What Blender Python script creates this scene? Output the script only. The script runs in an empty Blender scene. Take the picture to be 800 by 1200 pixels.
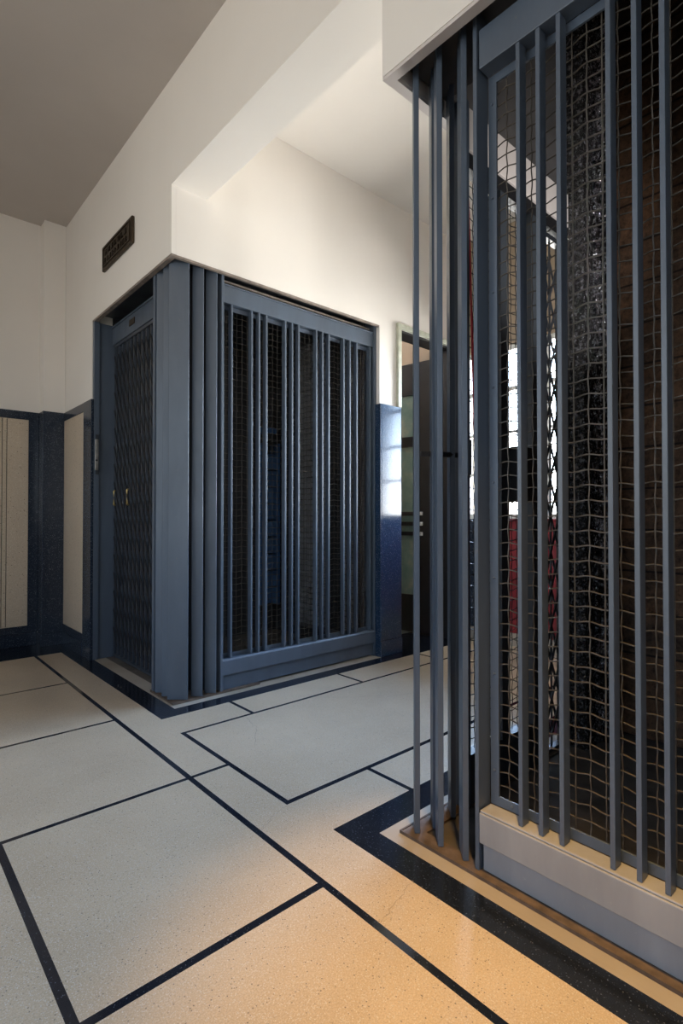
import bpy, bmesh, math, random
from mathutils import Vector, Matrix
random.seed(7)
S = bpy.context.scene
COL = S.collection
PI = math.pi

# ------------------------------------------------------------------ materials
def nmat(name, rough=.5, metal=0., spec=.5):
    m = bpy.data.materials.new(name); m.use_nodes = True
    nt = m.node_tree; b = nt.nodes['Principled BSDF']
    b.inputs['Roughness'].default_value = rough
    b.inputs['Metallic'].default_value = metal
    b.inputs['Specular IOR Level'].default_value = spec
    return m, nt, b

def tc(nt):
    n = nt.nodes.new('ShaderNodeTexCoord'); return n.outputs['Object']

def noise(nt, scale, detail=3, rough=.5, vec=None, stretch=None):
    n = nt.nodes.new('ShaderNodeTexNoise')
    n.inputs['Scale'].default_value = scale; n.inputs['Detail'].default_value = detail
    n.inputs['Roughness'].default_value = rough
    v = vec or tc(nt)
    if stretch:
        mp = nt.nodes.new('ShaderNodeMapping'); mp.inputs['Scale'].default_value = stretch
        nt.links.new(v, mp.inputs['Vector']); v = mp.outputs['Vector']
    nt.links.new(v, n.inputs['Vector'])
    return n.outputs['Fac']

def ramp(nt, fac, stops):
    r = nt.nodes.new('ShaderNodeValToRGB'); e = r.color_ramp.elements
    while len(e) < len(stops): e.new(.5)
    for el, (p, c) in zip(e, stops):
        el.position = p; el.color = (*c, 1) if len(c) == 3 else c
    nt.links.new(fac, r.inputs['Fac']); return r.outputs['Color']

def mix(nt, fac, a, b, mode='MIX'):
    n = nt.nodes.new('ShaderNodeMix'); n.data_type = 'RGBA'; n.blend_type = mode
    for s, v in ((n.inputs[0], fac), (n.inputs[6], a), (n.inputs[7], b)):
        if hasattr(v, 'links'): nt.links.new(v, s)
        else: s.default_value = v if isinstance(v, float) else (*v, 1)
    return n.outputs[2]

def bump(nt, b, h, strength=.2, dist=.002):
    n = nt.nodes.new('ShaderNodeBump'); n.inputs['Strength'].default_value = strength
    n.inputs['Distance'].default_value = dist
    nt.links.new(h, n.inputs['Height']); nt.links.new(n.outputs['Normal'], b.inputs['Normal'])

def plaster(name, c, c2):
    m, nt, b = nmat(name, .75, spec=.25)
    nt.links.new(ramp(nt, noise(nt, 1.3, 4), [(.35, c2), (.65, c)]), b.inputs['Base Color'])
    bump(nt, b, noise(nt, 22, 3), .12, .004); return m

def steel(name, c, rough=.38, wear=(.16, .14, .12), amount=.5):
    m, nt, b = nmat(name, rough, spec=.5)
    v = noise(nt, 5, 5, .6, stretch=(1, 1, .25))
    base = ramp(nt, v, [(.3, tuple(x*.78 for x in c)), (.7, tuple(x*1.12 for x in c))])
    sp = ramp(nt, noise(nt, 38, 4, .65), [(.66, (0, 0, 0)), (.76, (amount,)*3)])
    nt.links.new(mix(nt, sp, base, wear), b.inputs['Base Color'])
    nt.links.new(ramp(nt, v, [(.3, (rough+.1,)*3), (.7, (rough-.08,)*3)]), b.inputs['Roughness'])
    return m

def terrazzo(name, base, base2, chip, dark, rough, scale=170, chipthr=.14, spec=.5):
    m, nt, b = nmat(name, rough, spec=spec)
    o = tc(nt)
    col = ramp(nt, noise(nt, 2.2, 5, .6, o), [(.32, base2), (.68, base)])
    def chips(sc, thr, c, colr, seed):
        mp = nt.nodes.new('ShaderNodeMapping'); mp.inputs['Location'].default_value = (seed, seed*2, seed*.7)
        nt.links.new(o, mp.inputs['Vector'])
        vo = nt.nodes.new('ShaderNodeTexVoronoi'); vo.inputs['Scale'].default_value = sc
        nt.links.new(mp.outputs['Vector'], vo.inputs['Vector'])
        sep = nt.nodes.new('ShaderNodeSeparateColor'); nt.links.new(vo.outputs['Color'], sep.inputs[0])
        f = ramp(nt, sep.outputs[0], [(1-thr-.02, (0, 0, 0)), (1-thr, (1, 1, 1))])
        g = ramp(nt, vo.outputs['Distance'], [(.32, (1, 1, 1)), (.5, (0, 0, 0))])
        ff = mix(nt, 1.0, f, g, 'MULTIPLY')
        return mix(nt, ff, c, colr)
    col = chips(scale, chipthr, col, chip, 3.1)
    col = chips(scale*1.5, chipthr, col, tuple((x+y)/2 for x, y in zip(chip, base)), 7.7)
    col = chips(scale*.8, .03, col, dark, 11.3)
    gr = ramp(nt, noise(nt, 260, 2, .7, o), [(.3, (.80, .79, .78)), (.7, (1.12, 1.12, 1.12))])
    nt.links.new(mix(nt, 1.0, col, gr, 'MULTIPLY'), b.inputs['Base Color'])
    return m

def plain(name, c, rough=.5, metal=0., var=.15, sc=12, spec=.5):
    m, nt, b = nmat(name, rough, metal, spec)
    nt.links.new(ramp(nt, noise(nt, sc, 4), [(.3, tuple(x*(1-var) for x in c)), (.7, tuple(min(1, x*(1+var)) for x in c))]), b.inputs['Base Color'])
    return m

M = {}
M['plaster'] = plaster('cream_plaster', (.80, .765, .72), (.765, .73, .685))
M['ceiling'] = plaster('shaded_ceiling_plaster', (.56, .515, .475), (.51, .465, .43))  # lobby ceiling: its dimness beside the hall ceiling is painted into the colour
M['steel'] = steel('slate_blue_paint', (.082, .107, .145))
M['steel_dark'] = steel('dark_slate_paint', (.035, .042, .052), .45)
M['sill'] = steel('worn_grey_paint', (.31, .31, .315), .42, (.42, .40, .37), .7)
M['rust'] = plain('rusty_steel_edge', (.10, .07, .05), .7, 0, .4, 30)
M['wire'] = plain('wire_bronze', (.080, .070, .058), .5, .3, .25, 40)
M['wire_dark'] = plain('wire_black', (.012, .012, .014), .5, .2, .2, 40)
M['picket'] = steel('gate_picket_paint', (.042, .052, .070), .34)
M['bluesteel'] = steel('bright_blue_paint', (.03, .085, .20), .4)
M['gate'] = steel('gate_dark_paint', (.028, .032, .04), .34, (.10, .06, .03), .5)
M['cream'] = terrazzo('cream_terrazzo', (.58, .475, .345), (.47, .38, .27), (.62, .59, .54), (.20, .175, .15), .33, 300, .22)
M['panel'] = terrazzo('beige_terrazzo_panel', (.62, .52, .40), (.58, .48, .365), (.72, .66, .56), (.22, .17, .13), .35, 150, .2)
M['navy'] = terrazzo('navy_terrazzo', (.010, .014, .024), (.008, .011, .019), (.10, .115, .14), (.004, .005, .008), .13, 300, .03)
M['navywall'] = terrazzo('navy_terrazzo_dado', (.022, .032, .052), (.017, .025, .042), (.20, .24, .29), (.008, .01, .016), .18, 230, .09, .4)
M['navyslab'] = terrazzo('blue_polished_terrazzo', (.014, .038, .085), (.010, .028, .065), (.22, .27, .33), (.008, .01, .016), .10, 260, .06, .75)
M['stone'] = plaster('threshold_stone', (.42, .38, .325), (.28, .24, .19))
M['sheet'] = plain('grey_sheet_metal', (.30, .30, .31), .6, 0, .2, 8)
M['concrete'] = plain('dirty_concrete', (.085, .075, .066), .85, 0, .35, 9)
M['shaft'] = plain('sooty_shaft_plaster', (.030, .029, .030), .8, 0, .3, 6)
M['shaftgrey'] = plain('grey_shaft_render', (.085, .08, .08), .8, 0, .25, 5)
M['brass'] = plain('brass', (.62, .46, .20), .3, 1., .15, 30)
M['bronze'] = plain('dark_bronze', (.060, .043, .028), .42, .55, .3, 40)
M['nickel'] = plain('dull_nickel', (.42, .40, .38), .35, .85, .2, 40)
M['wood'] = plain('dark_door_timber', (.013, .012, .013), .4, 0, .25, 14)
M['palegreen'] = plain('pale_green_frame', (.40, .41, .33), .5, 0, .2, 20)
M['tan'] = plaster('tan_room_plaster', (.36, .28, .21), (.30, .24, .17))
M['red'] = plain('red_painted_panel', (.21, .018, .022), .45, 0, .15, 6)
M['redcable'] = plain('red_cable', (.45, .02, .03), .5)
M['black'] = plain('black_iron', (.010, .010, .012), .5)
M['white'] = plain('white_paint', (.75, .74, .72), .5, 0, .08)
M['board'] = plaster('whitewashed_board', (.74, .70, .68), (.55, .50, .48))
M['rope'] = plain('pale_wire', (.55, .5, .45), .5)

def brickmat():
    m, nt, b = nmat('sooty_brick', .75, spec=.3)
    o = tc(nt)
    mp = nt.nodes.new('ShaderNodeMapping'); mp.inputs['Rotation'].default_value = (PI/2, 0, PI/2)
    cx = nt.nodes.new('ShaderNodeSeparateXYZ'); nt.links.new(o, cx.inputs[0])
    cb = nt.nodes.new('ShaderNodeCombineXYZ')
    nt.links.new(cx.outputs['Y'], cb.inputs['X']); nt.links.new(cx.outputs['Z'], cb.inputs['Y'])
    br = nt.nodes.new('ShaderNodeTexBrick')
    br.inputs['Scale'].default_value = 1.; br.inputs['Brick Width'].default_value = .40
    br.inputs['Row Height'].default_value = .19; br.inputs['Mortar Size'].default_value = .006
    br.inputs['Mortar Smooth'].default_value = .4
    br.inputs['Color1'].default_value = (.17, .105, .068, 1); br.inputs['Color2'].default_value = (.11, .075, .055, 1)
    br.inputs['Mortar'].default_value = (.03, .022, .018, 1)
    nt.links.new(cb.outputs[0], br.inputs['Vector'])
    st = ramp(nt, noise(nt, 5, 6, .7, o), [(.3, (.45, .40, .38)), (.55, (.9, .85, .8)), (.72, (1.25, 1.0, .75))])
    st2 = ramp(nt, noise(nt, 34, 5, .75, o), [(.32, (.35, .33, .32)), (.5, (.95, .92, .9)), (.7, (1.5, 1.35, 1.2))])
    st = mix(nt, 1.0, st, st2, 'MULTIPLY')
    nt.links.new(mix(nt, 1.0, br.outputs['Color'], st, 'MULTIPLY'), b.inputs['Base Color'])
    bump(nt, b, br.outputs['Fac'], -.6, .01); return m
M['brick'] = brickmat()

def greasy(name, lo, hi, rough, metal, thr):
    m, nt, b = nmat(name, rough, metal, .9)
    o = tc(nt)
    n = noise(nt, 45, 5, .75, o)
    nt.links.new(ramp(nt, n, [(thr, lo), (thr+.12, hi)]), b.inputs['Base Color'])
    vo = nt.nodes.new('ShaderNodeTexVoronoi'); vo.inputs['Scale'].default_value = 130
    nt.links.new(o, vo.inputs['Vector'])
    h = mix(nt, .5, vo.outputs['Distance'], noise(nt, 90, 4, .7, o))
    bump(nt, b, h, 1., .02); return m
M['grease'] = greasy('greased_steel', (.04, .04, .045), (.75, .75, .80), .16, 1., .46)
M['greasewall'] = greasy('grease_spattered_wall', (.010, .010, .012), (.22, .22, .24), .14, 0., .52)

def frosted():
    m, nt, b = nmat('pale_green_cathedral_glass', .22, spec=.6)
    nt.links.new(ramp(nt, noise(nt, 7, 5, .6), [(.3, (.15, .25, .23)), (.55, (.24, .33, .28)), (.75, (.42, .42, .33))]), b.inputs['Base Color'])
    bump(nt, b, noise(nt, 60, 3), .3, .004); return m
M['frosted'] = frosted()

def glass():
    m = bpy.data.materials.new('window_glass'); m.use_nodes = True; nt = m.node_tree; nt.nodes.clear()
    out = nt.nodes.new('ShaderNodeOutputMaterial'); mx = nt.nodes.new('ShaderNodeMixShader')
    t = nt.nodes.new('ShaderNodeBsdfTransparent'); g = nt.nodes.new('ShaderNodeBsdfGlossy')
    fr = nt.nodes.new('ShaderNodeFresnel'); fr.inputs['IOR'].default_value = 1.45
    g.inputs['Roughness'].default_value = .02; t.inputs['Color'].default_value = (.96, .98, .98, 1)
    nt.links.new(fr.outputs[0], mx.inputs[0]); nt.links.new(t.outputs[0], mx.inputs[1]); nt.links.new(g.outputs[0], mx.inputs[2])
    nt.links.new(mx.outputs[0], out.inputs[0]); return m
M['glass'] = glass()

def emis(name, c, s):
    m = bpy.data.materials.new(name); m.use_nodes = True; nt = m.node_tree; b = nt.nodes['Principled BSDF']
    b.inputs['Emission Color'].default_value = (*c, 1); b.inputs['Emission Strength'].default_value = s; return m

# ------------------------------------------------------------------ mesh helpers
class MB:
    def __init__(s): s.v = []; s.f = []; s.mi = []
    def quad(s, pts, mi=0):
        n = len(s.v); s.v += [tuple(p) for p in pts]; s.f.append(tuple(range(n, n+len(pts)))); s.mi.append(mi)
    def hexa(s, p, mi=0):
        n = len(s.v); s.v += [tuple(q) for q in p]
        for f in ((0, 3, 2, 1), (4, 5, 6, 7), (0, 1, 5, 4), (1, 2, 6, 5), (2, 3, 7, 6), (3, 0, 4, 7)):
            s.f.append(tuple(n+i for i in f)); s.mi.append(mi)
        return s
    def box(s, x0, x1, y0, y1, z0, z1, mi=0):
        x0, x1 = sorted((x0, x1)); y0, y1 = sorted((y0, y1)); z0, z1 = sorted((z0, z1))
        s.hexa([(x0, y0, z0), (x1, y0, z0), (x1, y1, z0), (x0, y1, z0), (x0, y0, z1), (x1, y0, z1), (x1, y1, z1), (x0, y1, z1)], mi); return s
    def slab(s, p, q, t, z0, z1, mi=0):           # vertical plate between two plan points, thickness t
        p = Vector(p); q = Vector(q); d = (q-p).normalized(); n = Vector((-d.y, d.x))*t/2
        c = [p-n, q-n, q+n, p+n]
        s.hexa([(a.x, a.y, z0) for a in c]+[(a.x, a.y, z1) for a in c], mi); return s
    def bar(s, p, q, w, h, up=(0, 0, 1)):         # rectangular bar between 3-D points
        p = Vector(p); q = Vector(q); d = (q-p).normalized(); a = d.cross(Vector(up))
        if a.length < 1e-4: a = d.cross(Vector((1, 0, 0)))
        a.normalize(); b = a.cross(d); a *= w/2; b *= h/2
        s.hexa([p-a-b, p+a-b, p+a+b, p-a+b, q-a-b, q+a-b, q+a+b, q-a+b]); return s
    def tube(s, pts, r, k=6):
        pts = [Vector(p) for p in pts]; n0 = len(s.v); ref = None
        for i, p in enumerate(pts):
            d = (pts[min(i+1, len(pts)-1)]-pts[max(i-1, 0)]).normalized()
            if ref is None: ref = Vector((0, 0, 1)) if abs(d.z) < .9 else Vector((1, 0, 0))
            a = d.cross(ref).normalized(); b = a.cross(d)
            for j in range(k):
                t = 2*PI*j/k; s.v.append(tuple(p+a*r*math.cos(t)+b*r*math.sin(t)))
        for i in range(len(pts)-1):
            for j in range(k):
                a = n0+i*k+j; b = n0+i*k+(j+1) % k
                s.f.append((a, b, b+k, a+k)); s.mi.append(0)
        s.f.append(tuple(n0+j for j in reversed(range(k)))); s.mi.append(0)
        e = n0+(len(pts)-1)*k; s.f.append(tuple(e+j for j in range(k))); s.mi.append(0); return s
    def lathe(s, prof, c, axis='z', k=20):
        n0 = len(s.v)
        for r, h in prof:
            for j in range(k):
                t = 2*PI*j/k; a, b = r*math.cos(t), r*math.sin(t)
                o = {'z': (a, b, h), 'x': (h, a, b), 'y': (b, h, a)}[axis]
                s.v.append(tuple(Vector(c)+Vector(o)))
        for i in range(len(prof)-1):
            for j in range(k):
                a = n0+i*k+j; b = n0+i*k+(j+1) % k
                s.f.append((a, b, b+k, a+k)); s.mi.append(0)
        s.f.append(tuple(n0+j for j in reversed(range(k)))); s.mi.append(0)
        e = n0+(len(prof)-1)*k; s.f.append(tuple(e+j for j in range(k))); s.mi.append(0); return s
    def build(s, name, mats, parent=None, bevel=0., smooth=False, label=None):
        if not isinstance(mats, (list, tuple)): mats = [mats]
        off = Vector(parent['_o']) if parent is not None and '_o' in parent else Vector((0, 0, 0))
        me = bpy.data.meshes.new(name)
        me.from_pydata([tuple(Vector(v)-off) for v in s.v], [], s.f)
        for m in mats: me.materials.append(M[m])
        for p, i in zip(me.polygons, s.mi): p.material_index = i
        bm = bmesh.new(); bm.from_mesh(me); bmesh.ops.recalc_face_normals(bm, faces=bm.faces); bm.to_mesh(me); bm.free()
        if smooth:
            for p in me.polygons: p.use_smooth = True
        o = bpy.data.objects.new(name, me); COL.objects.link(o)
        if parent is not None: o.parent = parent
        o['_o'] = tuple(off)
        if bevel:
            b = o.modifiers.new('bevel', 'BEVEL'); b.width = bevel; b.segments = 2; b.limit_method = 'ANGLE'
            b.harden_normals = False
        if label: o['label'] = label
        return o

def thing(name, label, cat, loc, group=None):
    o = bpy.data.objects.new(name, None); COL.objects.link(o); o.location = loc; o.empty_display_size = .05
    o['_o'] = tuple(loc); o['label'] = label; o['category'] = cat
    if group: o['group'] = group
    return o
def tag(o, label, cat, group=None):
    o['label'] = label; o['category'] = cat
    if group: o['group'] = group
    return o
LABELS = {}
def struct(name, mb, mats, label=None, cat=None, bevel=0.):
    o = mb.build(name, mats, None, bevel); o['kind'] = 'structure'
    o['label'] = label or name.replace('_', ' '); o['category'] = cat or name.split('_')[0]
    return o

# ------------------------------------------------------------------ dimensions
XL = 1.22            # plane of the lobby's right-hand wall (runs along y)
YC = 2.72            # plane of the hall's left wall (runs along x)
YB = 4.83            # back wall of the lobby
XW = 3.85            # window wall at the hall's end
CE = 3.37            # ceilings
SO = 2.42            # soffit over the lift fronts
XR, YR = 1.235, 1.18 # faces of the near lift's bulkhead
LX0, LY0, LY1 = -2.4, -2.6, YB

# ------------------------------------------------------------------ floor (one mesh, inlay as material zones)
cells = []   # (x0,x1,y0,y1,mat index) later ones win
def zone(x0, x1, y0, y1, i): cells.append((min(x0, x1), max(x0, x1), min(y0, y1), max(y0, y1), i))
CR, NV, ST, CO = 0, 1, 2, 3
FX0, FX1, FY0, FY1 = LX0-.15, XW+.15, LY0-.15, 5.3
# fields of lines
zone(.941, .963, LY0, 4.39, NV)
zone(LX0, .941, 1.124, 1.147, NV); zone(.309, 1.116, 1.929, 1.948, NV)
zone(.309, .331, LY0, 1.948, NV)
zone(LX0, .941, 2.731, 2.750, NV); zone(LX0, .941, 3.544, 3.562, NV)
zone(LX0, .331, .30, .323, NV); zone(.309, .941, .30, .323, NV); zone(.309, .963, -.55, -.527, NV)
zone(1.116, XW-.12, 2.352, 2.371, NV); zone(1.116, XW-.12, 1.530, 1.552, NV); zone(1.116, 1.137, 1.530, 2.371, NV)
zone(XW-.14, XW-.12, 1.53, 2.371, NV)
for x in (1.50, 2.285, 3.07): zone(x, x+.02, 2.36, 2.60, NV)
for x in (1.51, 2.30, 3.09): zone(x, x+.02, 1.30, 1.54, NV)
# navy borders and stone strips
zone(LX0, 1.30, 4.39, YB, NV); zone(1.122, 1.26, 2.593, YB, NV); zone(1.122, XW, 2.593, 3.12, NV)
zone(1.236, 1.45, 2.692, 4.10, ST); zone(1.236, 2.80, 2.692, 2.80, ST)
zone(1.139, 1.26, LY0, 1.31, NV); zone(1.139, XW, 1.19, 1.31, NV)
zone(1.236, 1.36, LY0, 1.197, ST); zone(1.236, 2.4, 1.12, 1.197, ST)
zone(1.32, 2.9, 2.79, 4.3, CO); zone(1.30, 2.8, LY0, 1.163, CO)
xs = sorted({FX0, FX1, *[c[0] for c in cells], *[c[1] for c in cells]}); ys = sorted({FY0, FY1, *[c[2] for c in cells], *[c[3] for c in cells]})
fl = MB()
idx = {}
def gv(i, j):
    if (i, j) not in idx: idx[(i, j)] = len(fl.v); fl.v.append((xs[i], ys[j], 0.))
    return idx[(i, j)]
for i in range(len(xs)-1):
    for j in range(len(ys)-1):
        cx, cy = (xs[i]+xs[i+1])/2, (ys[j]+ys[j+1])/2; m = CR
        for c in cells:
            if c[0] < cx < c[1] and c[2] < cy < c[3]: m = c[4]
        if cy > 3.12 and cx > 2.86: m = 4
        fl.f.append((gv(i, j), gv(i+1, j), gv(i+1, j+1), gv(i, j+1))); fl.mi.append(m)
fl.box(FX0, FX1, FY0, FY1, -.12, -.004, 0)
M['greenfloor'] = terrazzo('pale_green_terrazzo', (.30, .33, .29), (.26, .29, .25), (.45, .47, .43), (.1, .1, .1), .3)
floor = struct('floor', fl, ['cream', 'navy', 'stone', 'concrete', 'greenfloor'], 'cream terrazzo floor with navy inlaid lines and borders', 'floor')
# hairline cracks in the terrazzo
M['crack'] = plain('crack_dirt', (.27, .23, .19), .8)
def crack(pts, w=.0013):
    mb = MB(); fine = []
    for a, b in zip(pts[:-1], pts[1:]):
        for k in range(8):
            t = k/8; fine.append((a[0]+(b[0]-a[0])*t+random.uniform(-1, 1)*.006, a[1]+(b[1]-a[1])*t+random.uniform(-1, 1)*.006))
    fine.append(pts[-1])
    for a, b in zip(fine[:-1], fine[1:]):
        a = Vector(a); b = Vector(b); d = (b-a).normalized(); n = Vector((-d.y, d.x))*w/2*random.uniform(.5, 1.3)
        mb.quad([(*(a-n), .0004), (*(b-n), .0004), (*(b+n), .0004), (*(a+n), .0004)])
    mb.build('floor_crack', 'crack', floor)
crack([(1.12, 1.53), (1.03, 1.50), (.965, 1.46)])
crack([(1.14, .98), (1.06, .955), (.965, .93)])
crack([(1.90, 2.35), (2.05, 2.2), (2.3, 2.05), (2.6, 1.95)])
crack([(1.45, 2.34), (1.42, 2.2), (1.30, 2.02)])

# ------------------------------------------------------------------ shell
struct('ceiling', MB().box(FX0, XL+.10, FY0, FY1, CE, CE+.15), 'ceiling', 'plaster ceiling over the lobby, its shade put into the colour', 'ceiling')
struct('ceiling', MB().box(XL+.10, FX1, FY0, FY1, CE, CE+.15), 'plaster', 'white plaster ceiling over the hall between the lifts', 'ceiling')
w = MB(); w.box(LX0-.15, 1.40, YB, YB+.15, 0, CE)
wall_back = struct('wall_back', w, 'plaster', 'cream plaster wall at the far left end of the lobby')
w = MB(); w.box(XL, XL+.14, 4.03, YB-.0005, 0, CE-.001); w.box(XL, XL+.028, YC, 4.03, SO, CE-.001)
wall_lift = struct('wall_left', w, 'plaster', 'cream plaster wall over the far lift gate')
w = MB(); w.box(XL+.0285, 2.815, YC, YC+.02, SO, CE-.001)
w.box(2.815, 3.03, YC, YC+.13, 0, CE-.001); w.box(3.03, 3.66, YC, YC+.13, SO+.02, CE-.001); w.box(3.66, XW, YC, YC+.13, 0, CE-.001)
wall_hall = struct('wall_hall', w, 'plaster', 'cream plaster wall of the hall above mesh front and door')
w = MB(); WX0, WX1 = -2.0, -.3
w.box(LX0-.14, WX0, LY0-.14, LY0, 0, CE); w.box(WX1, 2.8, LY0-.14, LY0, 0, CE); w.box(WX0, WX1, LY0-.14, LY0, 0, .85); w.box(WX0, WX1, LY0-.14, LY0, 2.75, CE)
struct('wall_front', w, 'plaster', 'lobby wall behind the viewer with its window')
w = MB()
for k in range(3): w.box(WX0+(WX1-WX0-.04)*k/2, WX0+(WX1-WX0-.04)*k/2+.04, LY0-.10, LY0-.05, .85, 2.75)
for z in (.85, 1.95, 2.71): w.box(WX0, WX1, LY0-.099, LY0-.051, z, z+.04)
win3 = struct('window_3', w, 'white', 'lobby window behind the viewer', 'window')
MB().box(WX0+.001, WX1-.001, LY0-.077, LY0-.073, .851, 2.749).build('pane', 'glass', win3)
# street-side lobby wall with a wide window, left of the view
w = MB(); WY0, WY1, WZ0, WZ1 = -.6, 3.2, .85, 2.75
w.box(LX0-.14, LX0, LY0, WY0, 0, CE-.001); w.box(LX0-.14, LX0, WY1, YB, 0, CE-.001)
w.box(LX0-.14, LX0, WY0, WY1, 0, WZ0); w.box(LX0-.14, LX0, WY0, WY1, WZ1, CE-.001)
struct('wall_west', w, 'plaster', 'lobby wall left of the view with its street window')
w = MB()
for k in range(5): w.box(LX0-.10, LX0-.05, WY0+(WY1-WY0-.04)*k/4, WY0+(WY1-WY0-.04)*k/4+.04, WZ0, WZ1)
for z in (WZ0, 1.95, WZ1-.04): w.box(LX0-.099, LX0-.051, WY0, WY1, z, z+.04)
win2 = struct('window_2', w, 'white', 'lobby street window left of the view', 'window')
MB().box(LX0-.077, LX0-.073, WY0+.001, WY1-.001, WZ0+.001, WZ1-.001).build('pane', 'glass', win2)
# beam between the two lifts
struct('trim_1', MB().box(XL, 1.43, YR-.04, YC-.0005, 2.79, CE-.001), 'plaster', 'plaster beam spanning between the two lift bulkheads', 'beam')
# bulkhead of the near lift
w = MB(); w.box(XR, XR+.035, LY0, YR, SO, CE-.002); w.box(XR+.035, XW, YR-.035, YR, SO, CE-.002)
w.box(XR, XR+.1, LY0, -.46, 0, SO)
struct('wall_right', w, 'plaster', 'cream plaster bulkhead above the near lift cage')
w = MB(); w.box(2.44, XW, YR-.074, YR-.001, 0, SO)
struct('wall_hall_right', w, 'plaster', 'hall wall beyond the near lift')
# steel lining of the soffit recesses
w = MB(); w.box(XL+.03, 2.815, YC+.022, 4.03, SO+.05, SO+.075)
struct('trim_2', w, 'steel_dark', 'dark steel lining above the far lift front', 'lining')
w = MB(); w.box(XR+.037, 1.52, -.46, YR-.037, SO+.05, SO+.075); w.box(1.5205, 2.659, YR-.041, YR-.0365, SO+.03, CE-.004); w.box(1.515, 1.5195, -.46, YR-.042, SO+.0755, CE-.004); w.box(1.5205, 2.659, -.46, YR-.042, CE-.06, CE-.01)  # thin sheets and cap added dark, standing in for shade up the shaft
struct('trim_3', w, 'shaftgrey', 'dark lining above the near lift front, sheets added to keep the shaft dark', 'lining')
# edge angles under the plaster bulkheads
w = MB(); w.box(XL+.002, XL+.03, YC, 4.03, SO-.012, SO-.0005); w.box(XL+.03, 2.815, YC+.002, YC+.022, SO-.012, SO-.0005)
M['edge'] = plain('weathered_edge_angle', (.24, .20, .17), .5, 0, .3, 20)
struct('trim_4', w, 'edge', 'thin weathered steel edge under the far bulkhead', 'edge')
w = MB(); w.box(XR+.002, XR+.034, -.46, YR-.001, SO-.012, SO-.0005); w.box(XR+.034, 2.33, YR-.034, YR-.002, SO-.012, SO-.0005)
struct('trim_5', w, 'board', 'pale plaster edge under the near bulkhead', 'edge')

# pilaster in the lobby corner
P0, PY = 1.062, 4.70
pil = MB(); pil.box(P0, XL-.0005, PY, YB-.0005, 1.85, CE-.001)
struct('trim_6', pil, 'plaster', 'plaster pilaster in the lobby corner', 'pilaster', .003)
w = MB(); w.box(P0-.006, XL-.0005, PY-.012, YB-.0005, .10, 1.85)
struct('trim_7', w, 'navywall', 'navy terrazzo lower half of the corner pilaster', 'pilaster', .002)
# dado: back wall
DT = .014
d = MB(); y0 = YB-DT
d.box(LX0, P0-.0065, y0, YB-.0005, 1.785, 1.85); d.box(.985, P0-.0065, y0, YB-.0005, .10, 1.785); d.box(LX0, .985, y0, YB-.0005, .10, .155)
struct('trim_8', d, 'navywall', 'navy terrazzo border round the beige wall panel at the back', 'dado', .0015)
d = MB()
for a, b in ((LX0, -.9), (-.897, -.03), (-.027, .804), (.808, .835), (.839, .985)): d.box(a+.0005, b-.0005, YB-.010, YB-.0005, .1555, 1.7845)
struct('trim_9', d, 'panel', 'beige terrazzo dado panel with a double joint on the back wall', 'dado', .0015)
struct('trim_16', MB().box(LX0, .985, YB-.003, YB-.0006, .16, 1.78), 'concrete', 'dark grout behind the beige panel joints', 'dado')
# dado: lobby right wall between pilaster and lift
d = MB(); x0 = XL-DT; x1 = XL-.0005
d.box(x0, x1, 4.07, PY-.0125, 1.785, 1.85); d.box(x0, x1, 4.07, PY-.0125, .10, .16); d.box(x0-.002, x1, 4.03, 4.17, .0005, 1.85); d.box(x0-.002, XL+.0035, 3.994, 4.0299, .0005, 1.85)
struct('trim_10', d, 'navywall', 'navy terrazzo border beside the far lift gate', 'dado', .0015)
d = MB(); d.box(XL-.010, x1, 4.1705, PY-.013, .1605, 1.7845)
struct('trim_11', d, 'panel', 'narrow beige terrazzo dado panel beside the far lift', 'dado', .0015)
# baseboards
b = MB(); b.box(LX0, P0-.008, YB-.026, YB-.0005, .0005, .0995); 
struct('baseboard_back', b, 'navywall', 'navy terrazzo skirting along the back wall', 'baseboard', .002)
b = MB(); b.box(P0-.018, XL-.0005, PY-.024, YB-.027, .0005, .0995); b.box(XL-.022, XL-.0005, 4.1705, PY-.0245, .0005, .0995)
struct('baseboard_left', b, 'navywall', 'navy terrazzo skirting round the pilaster and side panel', 'baseboard', .002)
# polished dado slab between far lift and door
struct('trim_12', MB().box(2.8146, 3.028, YC-.022, YC-.0005, .115, 1.84).box(2.80, 2.8145, YC-.022, YC+.031, .115, 1.84), 'navyslab', 'polished blue terrazzo slab between the mesh front and the door', 'dado', .002)
struct('trim_13', MB().box(2.8146, 3.030, YC-.028, YC-.0005, .0005, .1145).box(2.80, 2.8145, YC-.028, YC+.031, .0005, .1145), 'navyslab', 'blue terrazzo skirting block under the polished slab', 'dado', .002)

# ------------------------------------------------------------------ window wall at the hall's end
WB, WT = 1.0, 2.40; wy0, wy1 = YR+.06, YC-.02
w = MB(); w.box(XW, XW+.14, YR-.08, YC+.13, WT, CE-.001); w.box(XW, XW+.14, YR-.08, wy0, 0, WT); w.box(XW, XW+.14, wy1, YC+.13, 0, WT); w.box(XW, XW+.14, wy0, wy1, 0, WB)
wall_end = struct('wall_end', w, 'tan', 'tan wall with the bright window at the end of the hall')
M['tanwall'] = M['tan']
fr = MB()
n = 2
for k in range(n+1):
    y = wy0+(wy1-wy0-.03)*k/n; fr.box(XW+.02, XW+.06, y, y+.03, WB, WT)
for z, t in ((WB, .04), (1.36, .022), (1.69, .022), (2.03, .035), (WT-.04, .04)): fr.box(XW+.021, XW+.059, wy0, wy1, z, z+t)
win = struct('window_1', fr, 'white', 'bright steel window at the end of the hall', 'window')
pn = MB()
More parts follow.
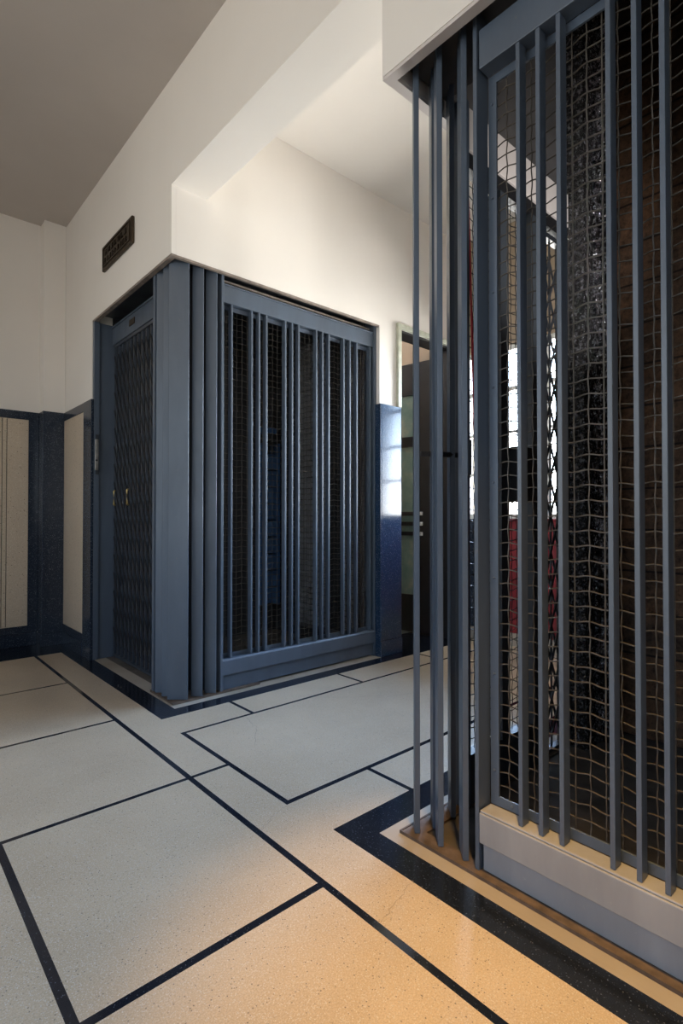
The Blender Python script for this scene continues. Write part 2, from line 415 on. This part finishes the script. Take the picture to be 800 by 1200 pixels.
for k in range(n):
    a = wy0+(wy1-wy0-.03)*k/n+.03; bq = wy0+(wy1-wy0-.03)*(k+1)/n
    pn.box(XW+.038, XW+.042, a, bq, WB+.04, WT-.04)
pn.build('pane', 'glass', win)
rp = MB(); rp.box(XW-.02, XW-.0005, YR+.002, 2.405, .10, .985)
rp.box(XW-.045, XW-.0005, YR+.002, 2.405, .985, 1.0)
struct('trim_14', rp, 'red', 'dark red painted panel under the hall window', 'dado', .003)
struct('trim_15', MB().box(XW-.02, XW-.0005, 2.4055, YC-.002, .10, 1.0), 'navywall', 'dark dado panel left of the red panel under the hall window', 'dado', .002)
struct('baseboard_end', MB().box(XW-.03, XW-.0005, YR+.002, YC-.002, .0005, .0995), 'stone', 'pale skirting under the red panel', 'baseboard')

# ------------------------------------------------------------------ door at the end of the far lift wall
f = MB()
f.box(2.985, 3.03, YC-.022, YC+.132, 1.8405, SO+.045); f.box(3.03-.0445, 3.03, YC+.002, YC+.132, .0005, 1.84)
f.box(3.66, 3.705, YC-.022, YC+.132, .0005, SO+.045); f.box(3.03, 3.66, YC-.022, YC+.132, SO, SO+.045)
# the frame takes the wall's reveal: keep it clear of the plaster
f = MB()
f.box(2.992, 3.030, YC-.026, YC-.0005, 1.8405, SO+.058); f.box(3.66, 3.70, YC-.026, YC-.0005, .0005, SO+.058); f.box(3.030, 3.66, YC-.026, YC-.0005, SO+.02, SO+.058)
door_frame = struct('door_1', f, 'palegreen', 'pale green frame of the doorway beyond the far lift', 'door', .003)
l = MB(); l.box(3.0305, 3.046, YC, YC+.128, .0005, SO+.019); l.box(3.644, 3.6595, YC, YC+.128, .0005, SO+.019); l.box(3.046, 3.644, YC, YC+.128, SO+.001, SO+.019)
l.build('door_lining', 'wood', door_frame)
# room beyond
w = MB(); w.box(2.86, 2.96, YC+.135, 5.2, 0, 3.0); w.box(XW-.05, XW+.05, YC+.135, 5.2, 0, 3.0); w.box(2.86, XW, 5.0, 5.2, 0, 3.0)
struct('wall_room', w, 'tan', 'tan plaster of the dim room beyond the door')
# door leaf standing open into the room, hinged at its right jamb
leaf = thing('door_leaf', 'dark timber door with green glass panes standing open beyond the far lift', 'door', (3.635, 2.86, .01))
ang = math.radians(98.5)
def L(a, t, z): return (3.635+math.cos(ang)*a-math.sin(ang)*t*-1, 2.86+math.sin(ang)*a+math.cos(ang)*t*-1, z)
def lbox(mb, a0, a1, t0, t1, z0, z1): mb.hexa([L(a0, t0, z0), L(a1, t0, z0), L(a1, t1, z0), L(a0, t1, z0), L(a0, t0, z1), L(a1, t0, z1), L(a1, t1, z1), L(a0, t1, z1)])
HT = .045; LW = .60
st = MB(); lbox(st, 0, .20, 0, HT, .012, 2.37); st.build('hinge_stile', 'wood', leaf, .003)
st = MB(); lbox(st, LW-.09, LW, 0, HT, .012, 2.37); st.build('lock_stile', 'wood', leaf, .003)
for nm, z0, z1 in (('bottom_rail', .012, .335), ('middle_rail', 1.635, 1.725), ('top_rail', 2.09, 2.37)):
    st = MB(); lbox(st, .2, LW-.09, .001, HT-.001, z0, z1); st.build(nm, 'wood', leaf, .002)
for z0, z1 in ((.335, 1.635), (1.725, 2.09)):
    st = MB(); lbox(st, .2005, LW-.0905, .016, .028, z0, z1); st.build('glass_pane', 'frosted', leaf, label='mottled pale green glass pane')
for z in (.885, .985, 1.045):
    pass
for z in (.870, .957, 1.045):
    st = MB(); lbox(st, .2005, LW-.0905, -.012, .012, z-.017, z+.017); st.build('glazing_bar', 'wood', leaf, .003)
    st = MB(); lbox(st, .118, .146, -.012, 0, z-.016, z+.016); st.build('chrome_stud', 'white', leaf, .003, label='small pale stud')
M['whitechip'] = M['white']

# ------------------------------------------------------------------ mesh panel of crimped wire
def crimped(axis, fixed, a0, a1, z0, z1, pitch, r, a_off=0., amp=.0016, sub=4, k=4):
    """axis 'x' or 'y': the direction the panel runs; fixed: the other coordinate"""
    mb = MB()
    def P3(a, n, z): return (a, fixed+n, z) if axis == 'x' else (fixed+n, a, z)
    na = int((a1-a0-a_off)/pitch)+1; nz = int((z1-z0)/pitch)
    for i in range(na):
        a = a0+a_off+i*pitch
        if a > a1: break
        m = nz*sub
        mb.tube([P3(a+amp*.25*math.cos(PI*(q/sub)), amp*(1 if i % 2 else -1)*math.cos(PI*q/sub), z0+(z1-z0)*q/m) for q in range(m+1)], r, k)
    m = int((a1-a0)/pitch*sub)
    for j in range(nz+1):
        z = z0+(z1-z0)*j/nz
        if j in (0, nz): continue
        mb.tube([P3(a0+(a1-a0)*q/m, amp*(-1 if j % 2 else 1)*math.cos(PI*(q/sub-a_off/pitch)), z+amp*1.6*math.cos(PI*(q/sub-a_off/pitch))) for q in range(m+1)], r, k)
    return mb

# ------------------------------------------------------------------ far lift cage
cage = thing('lift_cage', 'slate blue steel lift enclosure at the far left with stepped corner fins and mesh front', 'lift enclosure', (1.25, 2.745, .001))
FZ0, FZ1 = .012, SO+.045
def fin(parent, p, q, t, z0=FZ0, z1=FZ1): return MB().slab(p, q, t, z0, z1).build('corner_fin', 'steel', parent, .002)
TF = .010
fin(cage, (1.254, 2.822), (1.336, 2.746), TF)
for right in ((1.376, 2.787, 1.423, 2.746), (1.459, 2.788, 1.507, 2.746)):
    fin(cage, right[:2], right[2:], TF)
for left in ((1.254, 2.897, 1.312, 2.845), (1.254, 2.985, 1.312, 2.933)):
    fin(cage, left[:2], left[2:], TF)
# solid dark backing behind the fins
MB().slab((1.335, 2.99), (1.505, 2.826), .012, FZ0, FZ1).build('backing_plate', 'black', cage)
MB().box(1.250, 1.80, 2.7415, 3.05, .001, .0115).build('base_plate', 'rust', cage, label='rust-stained base plate')
p = MB().box(1.535, 1.551, 2.744, 2.86, FZ0, FZ1); p.build('front_post', 'steel', cage, .0015)
p = MB().box(1.254, 1.40, 3.012, 3.040, .0115, FZ1); p.build('gate_post', 'steel', cage, .0015)
p = MB().box(2.790, 2.8145, 2.752, 2.86, .001, FZ1-.01); p.build('front_post', 'steel', cage, .0015)
# far jamb of the gate opening: stepped steel plates facing the viewer
j = MB(); j.box(1.224, 1.262, 3.995, 4.028, .001, SO-.013); j.build('jamb_plate', 'steel', cage, .002)
j = MB(); j.box(1.2625, 1.375, 4.008, 4.028, .001, SO-.013); j.build('jamb_plate', 'steel', cage, .002)
# header over the gate
h = MB(); h.box(1.352, 1.392, 3.0405, 4.0075, 2.262, 2.385); h.box(1.345, 1.400, 3.0405, 4.0075, 2.385, 2.397)
hd = h.build('gate_header', 'steel', cage, .002)
nb = MB(); nb.box(1.3465, 1.3515, 3.575, 3.67, 2.312, 2.352); nb.build('maker_plate', 'bronze', hd, .001, label='tiny brown metal plate')
# front: header board, rails, bars, mesh frame
h = MB(); h.box(1.5515, 2.7895, 2.762, 2.80, 2.262, 2.362); h.box(1.5515, 2.7895, 2.757, 2.80, 2.362, 2.371); h.build('front_header', 'steel', cage, .002)
h = MB(); h.box(1.5515, 2.7895, 2.80, 2.83, 2.398, 2.410); h.build('top_angle', 'edge', cage)
r = MB(); r.box(1.5515, 2.7895, 2.748, 2.79, .098, .180); r.hexa([(1.5515, 2.748, .180), (2.7895, 2.748, .180), (2.7895, 2.79, .180), (1.5515, 2.79, .180), (1.5515, 2.756, .190), (2.7895, 2.756, .190), (2.7895, 2.79, .190), (1.5515, 2.79, .190)])
r.build('bottom_rail', 'steel', cage, .002)
r = MB(); r.box(1.5515, 2.7895, 2.764, 2.79, .0116, .0975); r.build('kick_plate', 'steel', cage, .001)
for x in (1.615, 1.753, 1.806, 1.859, 2.003, 2.057, 2.109, 2.258, 2.311, 2.367, 2.504, 2.563, 2.63, 2.763):
    MB().box(x-.006, x+.006, 2.764, 2.798, .1905, 2.2615).build('upright_bar', 'steel', cage, .0015)
def meshframe(axis, fixed, t, a0, a1, z0, z1, w):
    mb = MB()
    for (p, q, c, e) in ((a0, a1, z0, z0+w), (a0, a1, z1-w, z1), (a0, a0+w, z0+w, z1-w), (a1-w, a1, z0+w, z1-w)):
        if axis == 'x': mb.box(p, q, fixed, fixed+t, c, e)
        else: mb.box(fixed, fixed+t, p, q, c, e)
    return mb
mfo = meshframe('x', 2.7985, .010, 1.552, 2.7895, .185, 2.261, .026).build('mesh_frame', 'steel', cage)
crimped('x', 2.813, 1.565, 2.777, .20, 2.245, .037, .0017).build('wire_mesh', 'wire', mfo)

# folding gate of the far lift
def folding_gate(name, label, mat, axis, fixed, a0, a1, z0, z1, n, handles=(), hsign=-1, lat=.25, dep=.008, lmat=None):
    o = (fixed, (a0+a1)/2, z0) if axis == 'y' else ((a0+a1)/2, fixed, z0)
    t = thing(name, label, 'lift gate', o)
    def bx(mb, p, q, d0, d1, c, e):
        if axis == 'y': mb.box(fixed+d0, fixed+d1, p, q, c, e)
        else: mb.box(p, q, fixed+d0, fixed+d1, c, e)
    def P3(a, dd, z): return (fixed+dd, a, z) if axis == 'y' else (a, fixed+dd, z)
    xs = [a0+(a1-a0)*i/(n-1) for i in range(n)]
    for i, a in enumerate(xs):
        m = MB(); wd = (.018 if i in (0, n-1) else .016) if dep > .005 else .008
        bx(m, a-wd/2, a+wd/2, -dep, dep, z0, z1); m.build('picket', mat, t)
    rows = int((z1-z0-.1)/lat); la = MB(); z00 = z0+.06; hh = (z1-z0-.12)/rows
    for r_ in range(rows):
        for i in range(n-1):
            za, zb = z00+r_*hh, z00+(r_+1)*hh
            # diamond: two crossing flats on either face of the pickets
            la.bar(P3(xs[i], -dep-.0025, za), P3(xs[i+1], -dep-.0025, zb), .013, .004, up=((1, 0, 0) if axis == 'y' else (0, 1, 0)))
            la.bar(P3(xs[i], dep+.0025, zb), P3(xs[i+1], dep+.0025, za), .013, .004, up=((1, 0, 0) if axis == 'y' else (0, 1, 0)))
    la.build('lattice', lmat or mat, t)
    tr = MB(); bx(tr, a0, a1, -.014, .014, z1, z1+.022); tr.build('top_track', mat, t)
    tr = MB(); bx(tr, a0, a1, -.014, .014, z0-.014, z0); tr.build('bottom_track', mat, t)
    for a, z in handles:
        hb = MB(); hb.tube([P3(a, hsign*.012, z-.055), P3(a, hsign*.022, z-.046), P3(a, hsign*.024, z), P3(a, hsign*.022, z+.046), P3(a, hsign*.012, z+.055)], .0075, 8)
        hb.build('pull_handle', 'brass', t, smooth=True, label='worn brass pull handle')
    return t
gate = folding_gate('folding_gate', 'black folding lattice gate with brass pulls in the far left lift', 'picket', 'y', 1.372, 3.06, 3.985, .028, 2.238, 14, ((3.955, 1.15), (3.70, 1.15)), lmat='black', lat=.125)

# keyed switch plate on the jamb
sw = thing('switch_plate', 'narrow dull metal key switch on the steel jamb of the far gate', 'switch', (1.24, 3.994, 1.45))
MB().box(1.234, 1.258, 3.9915, 3.9945, 1.315, 1.600).build('back_plate', 'steel_dark', sw, .001)
MB().box(1.229, 1.252, 3.978, 3.9912, 1.345, 1.565).build('cover', 'nickel', sw, .003)
MB().lathe([(.0, -.004), (.007, -.004), (.007, 0)], (1.2375, 3.978, 1.415), 'y', 14).build('key_hole', 'black', sw)

# plaque over the gate
pq = thing('wall_plaque', 'small dark bronze plaque fixed to the cream wall above the far left gate', 'plaque', (XL-.001, 3.50, 2.755))
MB().box(XL-.020, XL-.0005, 3.235, 3.770, 2.672, 2.838).build('frame_board', 'bronze', pq, .006)
q = MB(); q.box(XL-.026, XL-.0205, 3.262, 3.742, 2.693, 2.699); q.box(XL-.026, XL-.0205, 3.262, 3.742, 2.811, 2.817); q.box(XL-.026, XL-.0205, 3.262, 3.268, 2.699, 2.811); q.box(XL-.026, XL-.0205, 3.736, 3.742, 2.699, 2.811)
q.build('raised_rim', 'bronze', pq, .001)
M['plaqueink'] = plain('plaque_letter_bronze', (.030, .022, .015), .5, .4, .2)
q = MB(); rnd = random.Random(4)
def glyph(yc, z0, h, wd):
    for k in range(4):
        kind = rnd.randrange(4)
        if kind == 0: q.box(XL-.0232, XL-.0205, yc-wd/2, yc-wd/2+.006, z0, z0+h)
        elif kind == 1: q.box(XL-.0232, XL-.0205, yc+wd/2-.006, yc+wd/2, z0, z0+h)
        elif kind == 2: q.box(XL-.0232, XL-.0205, yc-wd/2, yc+wd/2, z0, z0+.006)
        else: q.box(XL-.0232, XL-.0205, yc-wd/2, yc+wd/2, z0+h/2, z0+h/2+.006)
for nl, x_, st_, z_, h_, w_ in ((7, 3.685, .058, 2.761, .034, .034), (9, 3.70, .047, 2.711, .032, .028)):
    for i in range(nl):
        q = MB(); q.box(XL-.0232, XL-.0205, x_-i*st_-.004, x_-i*st_+.004, z_, z_+h_); glyph(x_-i*st_, z_, h_, w_)
        q.build('raised_letter', 'plaqueink', pq, label='worn illegible raised letter')

# far lift shaft
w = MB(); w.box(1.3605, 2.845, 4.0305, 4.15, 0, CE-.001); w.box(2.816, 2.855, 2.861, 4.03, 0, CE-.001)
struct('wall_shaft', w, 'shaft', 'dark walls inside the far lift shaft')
def rail(name, label, x, y, z0, z1, mat, face, group=None):
    t = thing(name, label, 'guide rail', (x, y, z0), group)
    fx, fy = face
    b = MB()
    if fx: b.box(x, x+fx*.010, y-.045, y+.045, z0, z1)
    else: b.box(x-.045, x+.045, y, y+fy*.010, z0, z1)
    b.build('flange', mat, t, .001)
    b = MB()
    if fx: b.box(x+fx*.0105, x+fx*.065, y-.008, y+.008, z0, z1)
    else: b.box(x-.008, x+.008, y+fy*.0105, y+fy*.065, z0, z1)
    b.build('blade', mat, t, .001)
    return t
rail('guide_rail', 'dark guide rail inside the far lift shaft behind its mesh front', 2.10, 4.03, .01, 3.2, 'grease', (0, -1))
# counterweight frame hung in the far shaft: blue steel side with slotted bracket
cw = thing('counterweight', 'dim blue steel counterweight behind the mesh of the far lift', 'counterweight', (2.66, 3.93, .25))
for x in (2.585, 2.72): MB().box(x, x+.02, 3.86, 4.00, .25, 1.66).build('side_channel', 'bluesteel', cw)
for k in range(9): MB().box(2.6055, 2.7195, 3.87, 3.99, .27+k*.145, .40+k*.145).build('weight_block', 'bluesteel', cw, .004)
MB().box(2.585, 2.74, 3.85, 4.01, 1.6605, 1.74).build('head_beam', 'black', cw)
MB().box(2.60, 2.725, 3.90, 3.96, 1.7405, 1.80).build('rope_block', 'bluesteel', cw)
MB().tube([(2.66, 3.93, 1.80), (2.66, 3.93, CE-.01)], .008, 8).build('rope', 'wire_dark', cw)
# inner light partition screen of mesh seen at the right of the far shaft
ms = thing('mesh_screen', 'dim grey mesh screen deep inside the far lift shaft', 'screen', (2.77, 3.3, .1))
a = meshframe('y', 2.76, .012, 2.87, 3.75, .10, 3.0, .03); a.build('frame', 'shaftgrey', ms)
MB().box(2.79, 2.80, 2.87, 3.09, .1, 3.0).build('back_sheet', 'sheet', ms); MB().box(2.79, 2.80, 3.31, 3.66, .1, 3.0).build('back_sheet', 'sheet', ms)
crimped('y', 2.766, 2.885, 3.735, .115, 2.985, .045, .002, sub=2).build('wire_mesh', 'wire_dark', ms)

# ------------------------------------------------------------------ near lift cage
nc = thing('lift_cage', 'grey-blue steel lift enclosure in the right foreground with free-standing corner bars', 'lift enclosure', (1.31, 1.10, .001))
TN = .017; RZ1 = SO+.047
dd = .7071
def nfin(fx, fy, ln):
    MB().slab((fx, fy), (fx+dd*ln, fy+dd*ln), TN, .0085, RZ1).build('corner_fin', 'steel', nc, .0015)
nfin(1.312, 1.104, .045); nfin(1.312, 1.012, .07); nfin(1.312, .922, .07)
nfin(1.375, 1.082, .07); nfin(1.470, 1.082, .07)
b = MB(); b.box(1.290, 1.34, -.46, 1.148, .001, .008); b.box(1.34, 2.33, 1.09, 1.148, .001, .008); b.build('base_plate', 'rust', nc, label='rust-stained base plate')
b = MB(); b.box(1.284, 1.2895, -.46, 1.154, .0005, .010); b.box(1.2895, 2.33, 1.1485, 1.154, .0005, .010); b.build('base_edge', 'rust', nc)
for y0, y1 in ((.873, .886), (-.386, -.373)):
    MB().box(1.304, 1.362, y0, y1, .0085, RZ1).build('front_post', 'steel', nc, .0015)
MB().box(1.545, 1.575, 1.085, 1.14, .0085, RZ1).build('side_post', 'steel', nc, .0015)
h = MB(); h.box(1.308, 1.356, -.3675, .8675, 2.290, 2.402); h.build('front_header', 'steel', nc, .002)
h = MB(); h.box(1.296, 1.356, -.3675, .8675, .092, .176); h.box(1.300, 1.356, -.3675, .8675, .176, .182)
h.build('bottom_rail', 'sill', nc, .003)
h = MB(); h.box(1.318, 1.352, -.3675, .8675, .0085, .0915); h.build('kick_plate', 'sill', nc, .001)
for y in (.748, .691, .6355, .514, .4565, .399, .279, .2215, .164, .044, -.0135, -.071, -.191, -.2485, -.306):
    MB().box(1.310, 1.344, y-.006, y+.006, .1825, 2.2895).build('upright_bar', 'steel', nc, .0015)
mfo = meshframe('y', 1.3565, .006, -.3675, .8675, .183, 2.2895, .026)
mfo = mfo.build('mesh_frame', 'steel', nc)
for k in range(8):
    z = .28+k*.275; MB().lathe([(.004, 0), (.0035, -.003), (.0015, -.0045)], (1.3565, .855, z), 'x', 10).build('bolt_head', 'steel', mfo)
for yy in (.80, .72): MB().lathe([(.004, 0), (.0035, -.003), (.0015, -.0045)], (1.3565, yy, .197), 'x', 10).build('bolt_head', 'steel', mfo)
crimped('y', 1.367, -.355, .857, .20, 2.275, .0378, .0019, a_off=.0355, sub=6, k=5).build('wire_mesh', 'wire', mfo)
# tie rod and tilted strap between the corner bars
MB().tube([(1.372, 1.137, 1.215), (1.50, 1.078, 1.215)], .0095, 10).build('tie_rod', 'black', nc, smooth=True)
MB().hexa([(1.500, 1.075, 1.135), (1.512, 1.075, 1.135), (1.512, 1.035, 1.148), (1.500, 1.035, 1.148), (1.500, 1.075, 1.238), (1.512, 1.075, 1.238), (1.512, 1.035, 1.262), (1.500, 1.035, 1.262)]).build('tie_strap', 'steel_dark', nc)
# hall side: mesh panel with stiles, sill and header
s = MB(); s.box(1.5755, 2.11, 1.09, 1.13, .0085, .18); s.build('side_sill', 'steel_dark', nc)
s = MB(); s.box(1.5755, 2.329, 1.09, 1.13, 2.235, 2.290); s.build('side_header', 'black', nc)
s = MB(); s.box(1.5755, 2.329, 1.085, 1.13, 2.2955, 2.445); s.build('header_board', 'board', nc, .003, label='whitewashed board above the side gate')
s = MB(); s.box(1.775, 1.830, 1.085, 1.14, .1805, 2.2345); s.build('side_stile', 'steel_dark', nc)
s = MB(); s.box(2.000, 2.11, 1.085, 1.14, .1805, 2.2345); s.build('side_stile', 'steel_dark', nc)
s = MB(); s.box(2.31, 2.329, 1.085, 1.14, .0085, 2.2345); s.build('side_post', 'shaft', nc)
for a0, a1 in ((1.577, 1.774), (1.831, 1.999)):
    crimped('x', 1.112, a0, a1, .182, 2.233, .038, .0018, a_off=.02).build('side_mesh', 'wire_dark', nc)
s = MB(); s.box(1.84, 1.955, 1.05, 1.10, 1.065, 1.275); lb = s.build('lock_box', 'black', nc, .004)
g2 = folding_gate('folding_gate', 'narrow black lattice gate folded at the back of the near lift cage', 'gate', 'x', 1.115, 2.133, 2.287, .028, 2.20, 3, lat=.15, dep=.003)
# greasy guide rail and shaft walls
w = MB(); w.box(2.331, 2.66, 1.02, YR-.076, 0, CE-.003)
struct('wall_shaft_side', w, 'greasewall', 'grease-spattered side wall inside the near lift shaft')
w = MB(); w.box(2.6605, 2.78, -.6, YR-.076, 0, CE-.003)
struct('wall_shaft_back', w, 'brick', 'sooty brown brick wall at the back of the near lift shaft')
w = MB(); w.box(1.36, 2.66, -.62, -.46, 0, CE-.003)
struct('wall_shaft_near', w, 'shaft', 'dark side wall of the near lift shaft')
rail('guide_rail', 'greasy glinting guide rail left of the brown brick in the near shaft', 2.47, 1.019, .01, 3.3, 'grease', (0, -1))
# red hanging cable and pale wire loop
cb = MB(); cb.tube([(1.586, 1.101-.0019*k, 2.23-k*.064) for k in range(32)], .0045, 6)
tag(cb.build('hanging_cable', 'redcable', smooth=True), 'thin red cable hanging down inside the near lift cage by its side post', 'cable')
lp = MB(); lp.tube([(1.525+.014*math.cos(t*PI/9), 1.07, 2.30+.03*math.sin(t*PI/9)+(.12 if False else 0)) for t in range(4, 15)]+[(1.512, 1.07, 2.46)][:0], .0018, 5)
lp.build('wire_loop', 'rope', nc)

# ------------------------------------------------------------------ lights
def area(name, loc, rot, sx, sy, power, col, portal=False, spread=None):
    d = bpy.data.lights.new(name, 'AREA'); d.shape = 'RECTANGLE'; d.size = sx; d.size_y = sy; d.energy = power; d.color = col
    if portal: d.cycles.is_portal = True
    if spread: d.spread = math.radians(spread)
    o = bpy.data.objects.new(name, d); COL.objects.link(o); o.location = loc; o.rotation_euler = rot; return o
# sky
wd = bpy.data.worlds.new('sky'); S.world = wd; wd.use_nodes = True; nt = wd.node_tree
bg = nt.nodes['Background']
tcn = nt.nodes.new('ShaderNodeTexCoord'); sp = nt.nodes.new('ShaderNodeSeparateXYZ'); nt.links.new(tcn.outputs['Generated'], sp.inputs[0])
mr = nt.nodes.new('ShaderNodeMapRange'); mr.inputs[1].default_value = -1.; mr.inputs[2].default_value = 1.
nt.links.new(sp.outputs['Z'], mr.inputs[0])
rc = ramp(nt, mr.outputs[0], [(.35, (.80, .75, .70)), (.49, (.92, .89, .86)), (.505, (1.0, 1.0, 1.0)), (.60, (.66, .83, 1.06)), (.85, (.34, .58, 1.05))])
nt.links.new(rc, bg.inputs['Color'])
mr2 = nt.nodes.new('ShaderNodeMapRange'); mr2.inputs[1].default_value = 0.; mr2.inputs[2].default_value = .5; mr2.inputs[3].default_value = 4.0; mr2.inputs[4].default_value = 36.
nt.links.new(sp.outputs['X'], mr2.inputs[0]); nt.links.new(mr2.outputs[0], bg.inputs['Strength'])
area('portal_hall_window', (XW+.13, (wy0+wy1)/2, (WB+WT)/2), (0, PI/2, 0), WT-WB, wy1-wy0, 1, (1, 1, 1), True)
area('portal_front_window', ((WX0+WX1)/2, LY0-.13, 1.8), (PI/2, 0, 0), WX1-WX0, 1.9, 1, (1, 1, 1), True)
area('portal_lobby_window', (LX0-.13, (WY0+WY1)/2, (WZ0+WZ1)/2), (0, -PI/2, 0), WZ1-WZ0, WY1-WY0, 1, (1, 1, 1), True)
# warm ceiling spot over the near lift front (out of frame)
def spot(name, loc, target, power, col, size, blend, rad):
    d = bpy.data.lights.new(name, 'SPOT'); d.energy = power; d.color = col; d.spot_size = math.radians(size); d.spot_blend = blend; d.shadow_soft_size = rad
    o = bpy.data.objects.new(name, d); COL.objects.link(o); o.location = loc
    o.rotation_euler = (Vector(target)-Vector(loc)).to_track_quat('-Z', 'Y').to_euler(); return o
spot('ceiling_spot', (.72, .30, 3.28), (.99, .62, 0), 500, (1., .57, .16), 31, 1., .06)
def fill_point(name, loc, power, col, rad):
    d = bpy.data.lights.new(name, 'POINT'); d.energy = power; d.color = col; d.shadow_soft_size = rad
    d.specular_factor = .15
    o = bpy.data.objects.new(name, d); COL.objects.link(o); o.location = loc
fill_point('lobby_fill', (-1.1, 1.9, 2.95), 13, (1., .84, .66), .30)  # unseen warm fill, added to brighten the lobby's far corner
spot('shaft_fill_spot', (1.90, .30, 1.75), (2.10, 1.09, 2.15), 34, (1., .95, .9), 80, .8, .03)  # unseen spot added to light up the header board and greasy rail
fill_point('room_fill', (3.2, 3.9, 2.7), 6, (1., .95, .85), .08)  # added fill, out of sight, so the room beyond the door shows

# ------------------------------------------------------------------ camera
cam = bpy.data.cameras.new('camera'); co = bpy.data.objects.new('camera', cam); COL.objects.link(co)
cam.sensor_fit = 'VERTICAL'; cam.sensor_height = 36; cam.sensor_width = 24; cam.lens = 627/1200*36
th = math.radians(41.9); pi_ = math.atan(8/627)
fw = Vector((math.sin(th)*math.cos(pi_), math.cos(th)*math.cos(pi_), math.sin(pi_)))
co.location = (0, 0, 1.0); co.rotation_euler = fw.to_track_quat('-Z', 'Y').to_euler()
cam.clip_start = .02; S.camera = co
for o in bpy.data.objects:
    if '_o' in o: del o['_o']
# ------------------------------------------------------------------ colour management
S.view_settings.view_transform = 'Standard'; S.view_settings.look = 'None'; S.view_settings.gamma = 1
S.view_settings.use_curve_mapping = False; S.view_settings.exposure = 0.
S.cycles.use_denoising = True
S.cycles.max_bounces = 10; S.cycles.diffuse_bounces = 6; S.cycles.glossy_bounces = 4; S.cycles.transparent_max_bounces = 12
S.cycles.sample_clamp_indirect = 6.
S.cycles.caustics_reflective = False; S.cycles.caustics_refractive = False
